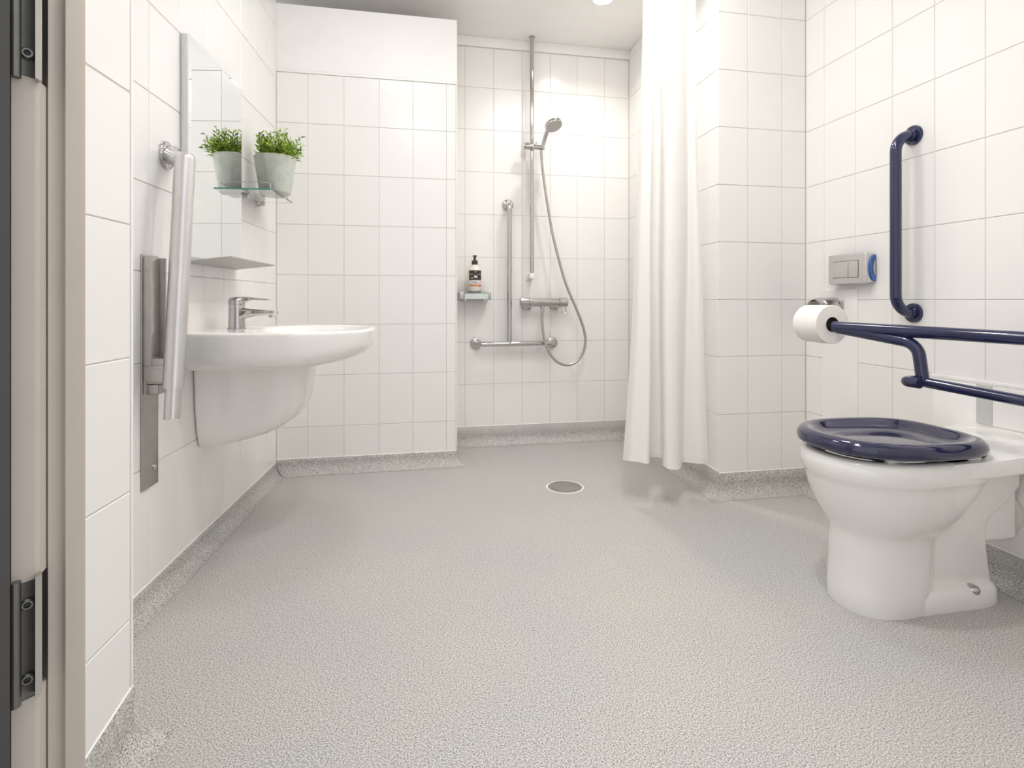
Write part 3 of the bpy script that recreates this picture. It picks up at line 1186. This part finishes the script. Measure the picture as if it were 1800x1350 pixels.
    lathe(bm, (0, 0, 0), (0, 0, 1), [(0, 0.030 * k), (0.004 * k, 0.0345 * k), (0.012 * k, 0.036 * k), (0.112 * k, 0.036 * k), (0.126 * k, 0.033 * k), (0.136 * k, 0.024 * k), (0.142 * k, 0.017 * k), (0.150 * k, 0.016 * k)], n=40)
    obj('bottle_body', bm, 'bottle', bo, angle=50)

    def wrap(name, z0, z1, m, r=0.0364, a0=-62, a1=62, par=None):
        bm = B()
        A, Bv = [], []
        for i in range(17):
            a = R(a0 + (a1 - a0) * i / 16)
            A.append(bm.verts.new((r * k * math.cos(a), r * k * math.sin(a), z0 * k)))
            Bv.append(bm.verts.new((r * k * math.cos(a), r * k * math.sin(a), z1 * k)))
        for i in range(16):
            bm.faces.new((A[i], A[i + 1], Bv[i + 1], Bv[i]))
        return obj(name, bm, m, par or bo)
    lb = wrap('label', 0.066, 0.118, 'lab_dark')
    lp = wrap('lower_label', 0.032, 0.0635, 'lab_pale')
    wrap('orange_band', 0.032, 0.043, 'lab_orange', 0.0366, par=lp)
    for z0, z1, a0, a1 in ((0.108, 0.112, -6, 6), (0.097, 0.0995, -50, -18), (0.097, 0.0995, 20, 52), (0.078, 0.091, -12, 16), (0.074, 0.080, -36, -24)):
        wrap('print_mark', z0, z1, 'lab_pale', 0.0366, a0, a1, lb)
    for z0, z1, a0, a1 in ((0.053, 0.058, -22, -12), (0.053, 0.058, -4, 6), (0.048, 0.050, -10, 24)):
        wrap('print_mark', z0, z1, 'lab_dark', 0.0366, a0, a1, lp)
    bm = B()
    lathe(bm, (0, 0, 0.150 * k), (0, 0, 1), [(0, 0.0165 * k), (0.020 * k, 0.0165 * k), (0.023 * k, 0.012 * k), (0.027 * k, 0.007 * k), (0.043 * k, 0.006 * k), (0.044 * k, 0.0115 * k), (0.049 * k, 0.0115 * k), (0.05 * k, 0.008 * k)], n=24)
    box(bm, (0.004 * k, -0.005 * k, 0.1925 * k), (0.034 * k, 0.005 * k, 0.199 * k), 0.002 * k, 2)
    obj('pump', bm, 'pump', bo)


shower()


# ------------------------------------------------------------------ shower curtain
def curtain():
    yc = 2.125
    xt = plan_on_y(1172, yc).x
    t = thing('shower_curtain', 'long white shower curtain gathered to one side of the shower', 'curtain', (xt, yc, 0), 0)
    # fold outline: (column at the hem, column at the top, depth offset, hem row)
    F_ = [(1095, 1131, 0.03, 808), (1106, 1136, -0.02, 810), (1122, 1141, -0.045, 812), (1138, 1145, -0.06, 815), (1142, 1147, -0.035, 811), (1141.5, 1147, 0.03, 806), (1147, 1150, 0.065, 803),
          (1160, 1156, 0.07, 804), (1166, 1160, 0.03, 809), (1165, 1162, -0.04, 816), (1170, 1166, -0.085, 822), (1181, 1176, -0.105, 825), (1193, 1190, -0.10, 825), (1198, 1202, -0.06, 819),
          (1198.5, 1209, -0.01, 813), (1204, 1213, 0.005, 812), (1220, 1216, -0.02, 814), (1234, 1219, -0.03, 815), (1245, 1222, -0.02, 815)]
    ztop = 2.255

    def curve(s, k):
        n = len(F_) - 1
        x = s * n
        i = min(int(x), n - 1)
        f = x - i
        P = [F_[max(0, min(n, i + j))][k] for j in (-1, 0, 1, 2)]
        return 0.5 * (2 * P[1] + (P[2] - P[0]) * f + (2 * P[0] - 5 * P[1] + 4 * P[2] - P[3]) * f * f + (-P[0] + 3 * P[1] - 3 * P[2] + P[3]) * f ** 3)
    NS, NT = 150, 46

    def pos(s, tt):
        ub, ut, dp, hv = (curve(s, k) for k in range(4))
        d = dp * (1.0 - 0.45 * tt)
        pb = plan_on_y(ub, yc + dp)
        pt_ = plan_on_y(ut, yc + dp * 0.55)
        zb = H - (hv - HY) / F * (pb.x * SN + pb.y * CS)
        e = 0.35 * tt + 0.65 * (1 - (1 - tt) ** 2.2)
        x = pb.x + (pt_.x - pb.x) * e
        y = yc + d
        x += 0.004 * math.sin(9 * tt + 5 * s) * tt * (1 - tt) * 4
        return Vector((x - xt, y - yc, zb + (ztop - zb) * tt))
    bm = B()
    V = [[bm.verts.new(pos(i / NS, j / NT)) for i in range(NS + 1)] for j in range(NT + 1)]
    for j in range(NT):
        for i in range(NS):
            bm.faces.new((V[j][i], V[j][i + 1], V[j + 1][i + 1], V[j + 1][i]))
    c = obj('curtain_cloth', bm, 'curtain', t, angle=80)
    # stitched hem
    hb = B()
    for dy in (-0.0012, 0.0012):
        A = [hb.verts.new(pos(i / NS, 0.0) + Vector((0, dy, -0.0005))) for i in range(NS + 1)]
        Bv = [hb.verts.new(pos(i / NS, 0.009) + Vector((0, dy, 0))) for i in range(NS + 1)]
        for i in range(NS):
            hb.faces.new((A[i], A[i + 1], Bv[i + 1], Bv[i]))
    obj('hem', hb, 'hem', t, angle=80)
    # ceiling track and hooks
    tk = thing('curtain_track', 'white curtain track fixed to the ceiling above the shower curtain', 'curtain track', (xt, yc - 0.02, CEIL), 0)
    tb = B()
    box(tb, (boxEnd.x - xt + 0.01, -0.012, -0.024), (1.285 - xt, 0.012, 0.0), 0.003, 2)
    obj('track', tb, 'trim', tk)
    for k in range(7):
        s = (k + 0.5) / 7
        p = pos(s, 1.0)
        hb = B()
        tube(hb, [(p.x, p.y, ztop - 0.012), (p.x, p.y * 0.5, ztop + 0.010), (p.x, 0.02, CEIL - 0.022)], 0.0022, n=8)
        ho = obj('hook', hb, 'nylon', t)


curtain()

# ------------------------------------------------------------------ floor drain
dz = H * F / (856.5 - HY)
dp = ray(993) * dz
dr = thing('floor_drain', 'round metal floor drain set in the grey vinyl', 'drain', (dp.x, dp.y, 0), 0)
b = B()
lathe(b, (0, 0, 0), (0, 0, 1), [(0.0, 0.083), (0.002, 0.083), (0.0028, 0.080), (0.0022, 0.075), (0.001, 0.074)], n=56)
obj('sealing_ring', b, 'seal', dr)
b = B()
lathe(b, (0, 0, 0.0004), (0, 0, 1), [(0.0, 0.0745), (0.0024, 0.0745), (0.0026, 0.062), (0.0012, 0.061)], n=56)
obj('rim', b, 'drain', dr)
b = B()
lathe(b, (0, 0, 0.0006), (0, 0, 1), [(0.0, 0.0585), (0.0022, 0.0585), (0.003, 0.056), (0.0036, 0.02)], n=48)
cv = obj('cover', b, 'drain', dr)
b = B()
cyl(b, (0, 0, 0.0003), (0, 0, 0.0013), 0.062, n=48)
obj('gap', b, 'hole', dr)
for k in range(5):
    b = B()
    a = R(74 + 8 * k + (4 if k > 2 else 0))
    c = Vector((math.cos(a) * 0.066, math.sin(a) * 0.066, 0.0029))
    cyl(b, c, c + Vector((0, 0, 0.0004)), 0.0028, n=10)
    obj('slot', b, 'hole', dr)


# ------------------------------------------------------------------ toilet
def toilet():
    yc = YK - 1.295
    t = on_wall('toilet', 'white ceramic toilet pan with a navy blue seat and lid', 'toilet', W_right, yc, 0.0)
    bm = B()
    S = lambda z, xb, xf, b_, xm, nf=2.2, nb=3.0: sup_ring(z, xb, xf, b_, xm, nf, nb, N=64)
    rings = [S(0.0, 0.30, 0.5475, 0.0965, 0.44, 2.4), S(0.004, 0.30, 0.549, 0.098, 0.44, 2.4), S(0.06, 0.30, 0.548, 0.096, 0.44, 2.4), S(0.13, 0.29, 0.546, 0.094, 0.44, 2.3), S(0.175, 0.285, 0.5455, 0.093, 0.44, 2.3),
             S(0.200, 0.275, 0.546, 0.097, 0.43), S(0.212, 0.262, 0.549, 0.105, 0.43), S(0.232, 0.245, 0.560, 0.119, 0.425), S(0.262, 0.225, 0.577, 0.135, 0.42), S(0.300, 0.200, 0.594, 0.149, 0.42),
             S(0.335, 0.175, 0.605, 0.157, 0.418), S(0.352, 0.165, 0.609, 0.160, 0.418), S(0.356, 0.16, 0.612, 0.163, 0.418), S(0.362, 0.155, 0.6155, 0.1655, 0.418), S(0.385, 0.15, 0.6185, 0.168, 0.4185),
             S(0.402, 0.15, 0.6175, 0.167, 0.4185), S(0.411, 0.152, 0.612, 0.162, 0.4185), S(0.415, 0.158, 0.602, 0.153, 0.4185), S(0.415, 0.20, 0.575, 0.128, 0.4185), S(0.40, 0.22, 0.555, 0.110, 0.4185), S(0.30, 0.26, 0.50, 0.08, 0.4), S(0.24, 0.3, 0.42, 0.04, 0.37)]
    loft(bm, rings)
    # flat deck running back to the wall
    def deck(z, k):
        pts = []
        for x, y in ((0.008, 0.128), (0.06, 0.135), (0.14, 0.150), (0.22, 0.160), (0.30, 0.1635), (0.36, 0.165)):
            pts.append((x, y - k))
        return [Vector((x, y, z)) for x, y in pts] + [Vector((x, -y, z)) for x, y in pts[::-1]]
    loft(bm, [deck(0.368, 0.006), deck(0.374, 0.0), deck(0.404, 0.0), deck(0.412, 0.003), deck(0.415, 0.010)])
    # raised block behind the seat
    loft(bm, [sup_ring(z, 0.008, xf, b_, 0.06, 3.5, 6, N=40) for z, xf, b_ in ((0.410, 0.165, 0.118), (0.428, 0.150, 0.112), (0.437, 0.135, 0.103), (0.440, 0.11, 0.09))])
    # trap body: a slanted hollow between bowl and foot
    prof = [(0.37, 0.385), (0.016, 0.385), (0.016, 0.302), (0.060, 0.262), (0.120, 0.222), (0.133, 0.200), (0.131, 0.147), (0.113, 0.03), (0.37, 0.03)]
    extrude_poly(bm, prof, 'y', -0.062, 0.062, 0.012, 3)
    # foot
    fr = [sup_ring(z, xb, 0.43, b_, 0.28, 6, 5, N=48) for z, xb, b_ in ((0.0, 0.105, 0.094), (0.004, 0.103, 0.0955), (0.040, 0.106, 0.093), (0.052, 0.112, 0.087), (0.057, 0.122, 0.075))]
    loft(bm, fr)
    # outlet horn
    box(bm, (0.018, -0.052, 0.152), (0.150, 0.052, 0.300), 0.012, 3)
    obj('pan', bm, 'ceramic', t, angle=40)
    bm = B()
    cyl(bm, (0.0065, 0, 0.215), (0.022, 0, 0.215), 0.060, n=32)
    obj('waste_connector', bm, 'pipe', t)
    for s in (1, -1):
        bm = B()
        lathe(bm, (0.205, s * 0.080, 0.0480), (0, s * 0.25, 1), [(-0.004, 0.0165), (0.002, 0.0165), (0.007, 0.0135), (0.010, 0.007)], n=24)
        sc_ = obj('floor_screw_cap', bm, 'chrome', t)
    # seat and lid (one thick moulded navy slab with a dished top), on white buffers
    tilt = 0.018

    def ring(z, k, xb=0.186, dx=0.0):
        r = sup_ring(0, xb + k, 0.627 - k, 0.177 - k * 0.9, 0.4185, 2.2, 3.4, N=72)
        return [Vector((p.x, p.y, z + tilt * (p.x - 0.2) * 0.6)) for p in r]
    bm = B()
    z0 = 0.4245
    loft(bm, [ring(z0, 0.03), ring(z0, 0.008), ring(z0 + 0.005, 0.001), ring(z0 + 0.016, 0.0), ring(z0 + 0.026, 0.003), ring(z0 + 0.034, 0.010), ring(z0 + 0.0375, 0.020), ring(z0 + 0.0372, 0.030), ring(z0 + 0.033, 0.040), ring(z0 + 0.022, 0.052), ring(z0 + 0.014, 0.068), ring(z0 + 0.011, 0.09), ring(z0 + 0.010, 0.12), ring(z0 + 0.011, 0.15)])
    obj('lid', bm, 'seat', t, angle=60)
    for x, y in ((0.50, 0.125), (0.50, -0.125), (0.28, 0.14), (0.28, -0.14)):
        bm = B()
        box(bm, (x - 0.02, y - 0.008, 0.4152), (x + 0.02, y + 0.008, 0.4280), 0.002, 2)
        obj('seat_buffer', bm, 'nylon', t)
    for s in (-1, 1):
        bm = B()
        lathe(bm, (0.178, s * 0.07, 0.4145), (0, 0, 1), [(0, 0.018), (0.010, 0.018), (0.014, 0.014), (0.028, 0.012), (0.030, 0.008)], n=24)
        obj('seat_hinge', bm, 'seat', t)


toilet()


# ------------------------------------------------------------------ things on the right wall
def right_wall():
    W = W_right
    # vertical grab rail
    y = W.y(1607)
    za, zb = W.z(1607, 550), W.z(1607, 238)
    t = on_wall('vertical_grab_rail', 'navy blue vertical D-shaped grab rail on the right wall', 'grab rail', W, y, za)
    d = 0.074
    bm = B()
    tube(bm, fillet([(0.010, 0, 0), (d, 0, 0), (d, 0, zb - za), (0.010, 0, zb - za)], 0.062, 10), 0.0172, n=28)
    obj('bar', bm, 'blue', t)
    for z in (0, zb - za):
        bm = B()
        lathe(bm, (0, 0, z), (1, 0, 0), [(0, 0.033), (0.007, 0.033), (0.010, 0.031), (0.0105, 0.0215), (0.022, 0.0205), (0.023, 0.018)], n=36)
        fl = obj('flange', bm, 'blue', t)
        for a in (1.57, 3.66, 5.76):
            bm = B()
            q = Vector((0.0085, 0.026 * math.cos(a), z + 0.026 * math.sin(a)))
            cyl(bm, q, q + Vector((0.002, 0, 0)), 0.0032, n=12)
            obj('screw', bm, 'blue', fl)
    # flush plate unit
    d = 0.040
    y0, y1 = W.y(1455.5, d), W.y(1522, d)
    z0, z1 = W.z(1456, 500.5, d), W.z(1456, 450, d)
    yc, zc = (y0 + y1) / 2, z0
    hw, hh = (y1 - y0) / 2, z1 - z0
    t = on_wall('flush_plate', 'chrome box-like toilet flush plate with two push buttons', 'flush plate', W, yc, zc)
    bm = B()
    box(bm, (0.0, -hw + 0.004, 0.003), (d - 0.006, hw + 0.0, hh - 0.003), 0.004, 2)
    box(bm, (d - 0.016, -hw, 0), (d, hw, hh), 0.006, 4)
    obj('housing', bm, 'satin', t)
    bm = B()
    a0, a1, c0, c1 = -hw * 0.70, hw * 0.62, hh * 0.22, hh * 0.76
    g = 0.0016
    box(bm, (d - 0.002, a0 - g, c0 - g), (d + 0.0003, a1 + g, c1 + g))
    obj('button_gap', bm, 'hole', t, smooth=False)
    ms = a0 + (a1 - a0) * 0.62
    for p, q in ((a0, ms - g / 2), (ms + g / 2, a1)):
        bm = B()
        box(bm, (d, p, c0), (d + 0.0022, q, c1), 0.0008, 2)
        obj('push_button', bm, 'satin', t)
    bm = B()
    cr_ = []
    for i in range(17):
        a = math.pi * i / 16
        cr_.append((0.006 + 0.0 * i, hh / 2 + (hh * 0.44) * math.cos(a), 0.010 + 0.026 * math.sin(a)))
    poly = [(0.004 + 0.024 * math.sin(math.pi * i / 16), hh / 2 + hh * 0.43 * math.cos(math.pi * i / 16)) for i in range(17)]
    extrude_poly(bm, poly, 'y', hw - 0.001, hw + 0.006)
    obj('side_crescent', bm, 'flushblue', t, smooth=False)  # reflection of the blue rail, painted on as a solid crescent
    bm = B()
    poly = [(0.006 + 0.010 * math.sin(math.pi * i / 12), hh / 2 + hh * 0.25 * math.cos(math.pi * i / 12)) for i in range(13)]
    extrude_poly(bm, poly, 'y', hw + 0.004, hw + 0.008)
    obj('side_pad', bm, 'steel', t, smooth=False)
    # white backing panel and chrome roll holder
    y0, y1 = W.y(1447), W.y(1508.5)
    z1 = W.z(1508, 507.5)
    t = on_wall('backing_panel', 'smooth white panel on the tiles below the flush plate', 'wall panel', W, (y0 + y1) / 2, blk_skirt + 0.01)
    bm = B()
    box(bm, (0, y0 - (y0 + y1) / 2, 0), (0.004, y1 - (y0 + y1) / 2, z1 - blk_skirt - 0.01), 0.001, 1)
    obj('sheet', bm, 'panel', t, smooth=False)
    yh = W.y(1461, 0.01)
    zh = W.z(1461, 541, 0.01)
    t = on_wall('roll_holder', 'chrome arched toilet roll holder cover behind the paper roll', 'roll holder', W, yh, zh)
    bm = B()
    n = 20
    R0 = 0.054
    rr = []
    for x, k in ((0.004, 1.0), (0.05, 1.0), (0.075, 0.94), (0.09, 0.8)):
        rr.append([Vector((x, R0 * k * math.cos(math.pi * i / n) * 1.0, 0.042 * k * math.sin(math.pi * i / n))) for i in range(n + 1)])
        rr[-1] += [Vector((x, R0 * k * 0.95 * math.cos(math.pi * i / n), 0.042 * k * 0.9 * math.sin(math.pi * i / n) - 0.001)) for i in range(n, -1, -1)]
    loft(bm, rr)
    cvr = obj('cover', bm, 'chrome', t)
    bm = B()
    box(bm, (0.0905, -0.012, 0.026), (0.0915, 0.012, 0.032), 0.0003, 1)
    obj('slot', bm, 'hole', cvr, smooth=False)
    bm = B()
    box(bm, (0.004, -0.058, -0.03), (0.010, 0.058, 0.03), 0.002, 2)
    obj('holder_plate', bm, 'chrome', t)
    # hinged support rail beside the toilet: lies in a vertical plane through P1, P2
    p1 = at_depth(1458, 575, 1.76)
    p2 = at_depth(1800, 595, 1.391)
    a2 = Vector((p1.x, p1.y))
    b2 = Vector((p2.x, p2.y))
    dv = (b2 - a2).normalized()
    # point where the rail plane meets the right wall
    tw = (XR - a2.x) / dv.x
    hinge_p = a2 + dv * tw
    base_z = 0.52
    ang = math.atan2(dv.y, dv.x)
    t = thing('hinged_support_rail', 'navy blue hinged support rail reaching out beside the toilet', 'grab rail', (hinge_p.x, hinge_p.y, base_z), ang)
    nrm = Vector((dv.y, -dv.x))

    def lp(u, v):
        """point of the rail plane seen at pixel (u, v), in local axes"""
        r = ray(u)
        Z = a2.dot(nrm) / r.dot(nrm)
        p = r * Z
        return Vector(((p - hinge_p).dot(dv), 0, H - (v - HY) / F * Z - base_z))
    A = lp(1465, 574.5)
    Bp = lp(1800, 595)
    sl_ = (Bp.z - A.z) / (Bp.x - A.x)
    zend = A.z + sl_ * (-0.02 - A.x)
    rt = 0.0178
    bm = B()
    tube(bm, [A, Vector((-0.02, 0, zend))], rt, n=28)
    obj('top_bar', bm, 'blue', t)
    bm = B()
    pth = fillet([A + Vector((0.012, 0, -0.004)), lp(1613, 604), lp(1622, 668)], 0.045, 10)
    tube(bm, pth, 0.0165, n=28)
    obj('return_bar', bm, 'blue', t)
    C = lp(1608, 668.5)
    D = lp(1800, 705)
    s2 = (D.z - C.z) / (D.x - C.x)
    bm = B()
    low = [C + Vector((0.03, -0.06, 0)), C + Vector((-0.012, -0.045, 0)), C + Vector((0.0, 0, 0)), Vector((-0.02, 0, C.z + s2 * (-0.02 - C.x)))]
    tube(bm, fillet(low, 0.02, 8), 0.0145, n=28)
    obj('lower_bar', bm, 'blue', t)
    bm = B()
    box(bm, (-0.03, -0.03, C.z - 0.05), (-0.008, 0.03, zend + 0.05), 0.004, 2)
    obj('hinge_block', bm, 'blue', t)
    # toilet roll hung on the tip of the rail
    tipw = at_depth(1463.5, 570.5, 1.765)
    ro = thing('toilet_roll', 'white toilet paper roll hung on the tip of the blue rail', 'toilet roll', tipw, R(-90))
    slope = Vector((1, 0, 0))
    bm = B()
    L_, r0, rc = 0.108, 0.0618, 0.0240
    s0 = -0.108
    lathe_pts = [(s0, rc), (s0, r0 - 0.003), (s0 + 0.003, r0), (s0 + L_ - 0.002, r0), (s0 + L_, r0 - 0.0015), (s0 + L_, rc)]
    off = Vector((0.0, 0, 0.0))
    x, y = frame_of(slope)
    nn = 56
    rings = [[bm.verts.new(off + slope * h + (x * math.cos(2 * math.pi * i / nn) + y * math.sin(2 * math.pi * i / nn)) * r) for i in range(nn)] for h, r in lathe_pts]
    rings.append(rings[0])
    for k in range(len(rings) - 1):
        for i in range(nn):
            j = (i + 1) % nn
            bm.faces.new((rings[k][i], rings[k][j], rings[k + 1][j], rings[k + 1][i]))
    obj('paper', bm, 'paper', ro, angle=40)
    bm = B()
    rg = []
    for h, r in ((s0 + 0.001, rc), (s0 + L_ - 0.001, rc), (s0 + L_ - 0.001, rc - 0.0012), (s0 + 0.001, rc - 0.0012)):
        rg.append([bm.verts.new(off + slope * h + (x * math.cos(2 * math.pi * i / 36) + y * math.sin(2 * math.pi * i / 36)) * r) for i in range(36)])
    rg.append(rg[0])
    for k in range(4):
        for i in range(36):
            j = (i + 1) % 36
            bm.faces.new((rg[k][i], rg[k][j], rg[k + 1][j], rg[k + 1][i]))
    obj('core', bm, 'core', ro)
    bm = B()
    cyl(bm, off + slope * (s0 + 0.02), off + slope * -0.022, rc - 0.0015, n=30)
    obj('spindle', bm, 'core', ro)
    # low boxing behind the toilet and a grey plate on it
    y0 = W.y(1641)
    zt = W.z(1641, 655.5)
    Lb = 0.52
    t = on_wall('pipe_boxing', 'low white boxing panel on the wall behind the toilet', 'boxing', W, y0 + Lb / 2, blk_skirt + 0.012)
    hb = zt - blk_skirt - 0.012
    bm = B()
    box(bm, (0, -Lb / 2, 0), (0.005, Lb / 2, hb - 0.014), 0.0015, 2)
    obj('front_board', bm, 'panel', t)
    bm = B()
    box(bm, (0, -Lb / 2 - 0.003, hb - 0.014), (0.0058, Lb / 2, hb), 0.002, 2)
    obj('top_cap', bm, 'trim', t)
    ya, yb = W.y(1717, 0.006), W.y(1745, 0.006)
    zb0 = 0.452
    t = on_wall('steel_wall_plate', 'pale grey metal plate on the boxing behind the toilet', 'wall plate', W, (ya + yb) / 2, zb0)
    bm = B()
    box(bm, (0.0058, (ya - yb) / 2, 0), (0.0095, (yb - ya) / 2, W.z(1730, 676, 0.01) - zb0), 0.001, 1)
    obj('plate', bm, 'greyplate', t, smooth=False)
    bm = B()
    box(bm, (0.0058, (yb - ya) / 2, 0), (0.0078, (yb - ya) / 2 + 0.10, W.z(1730, 676, 0.01) - zb0 - 0.002), 0.001, 1)
    obj('side_plate', bm, 'panel', t, smooth=False)


right_wall()
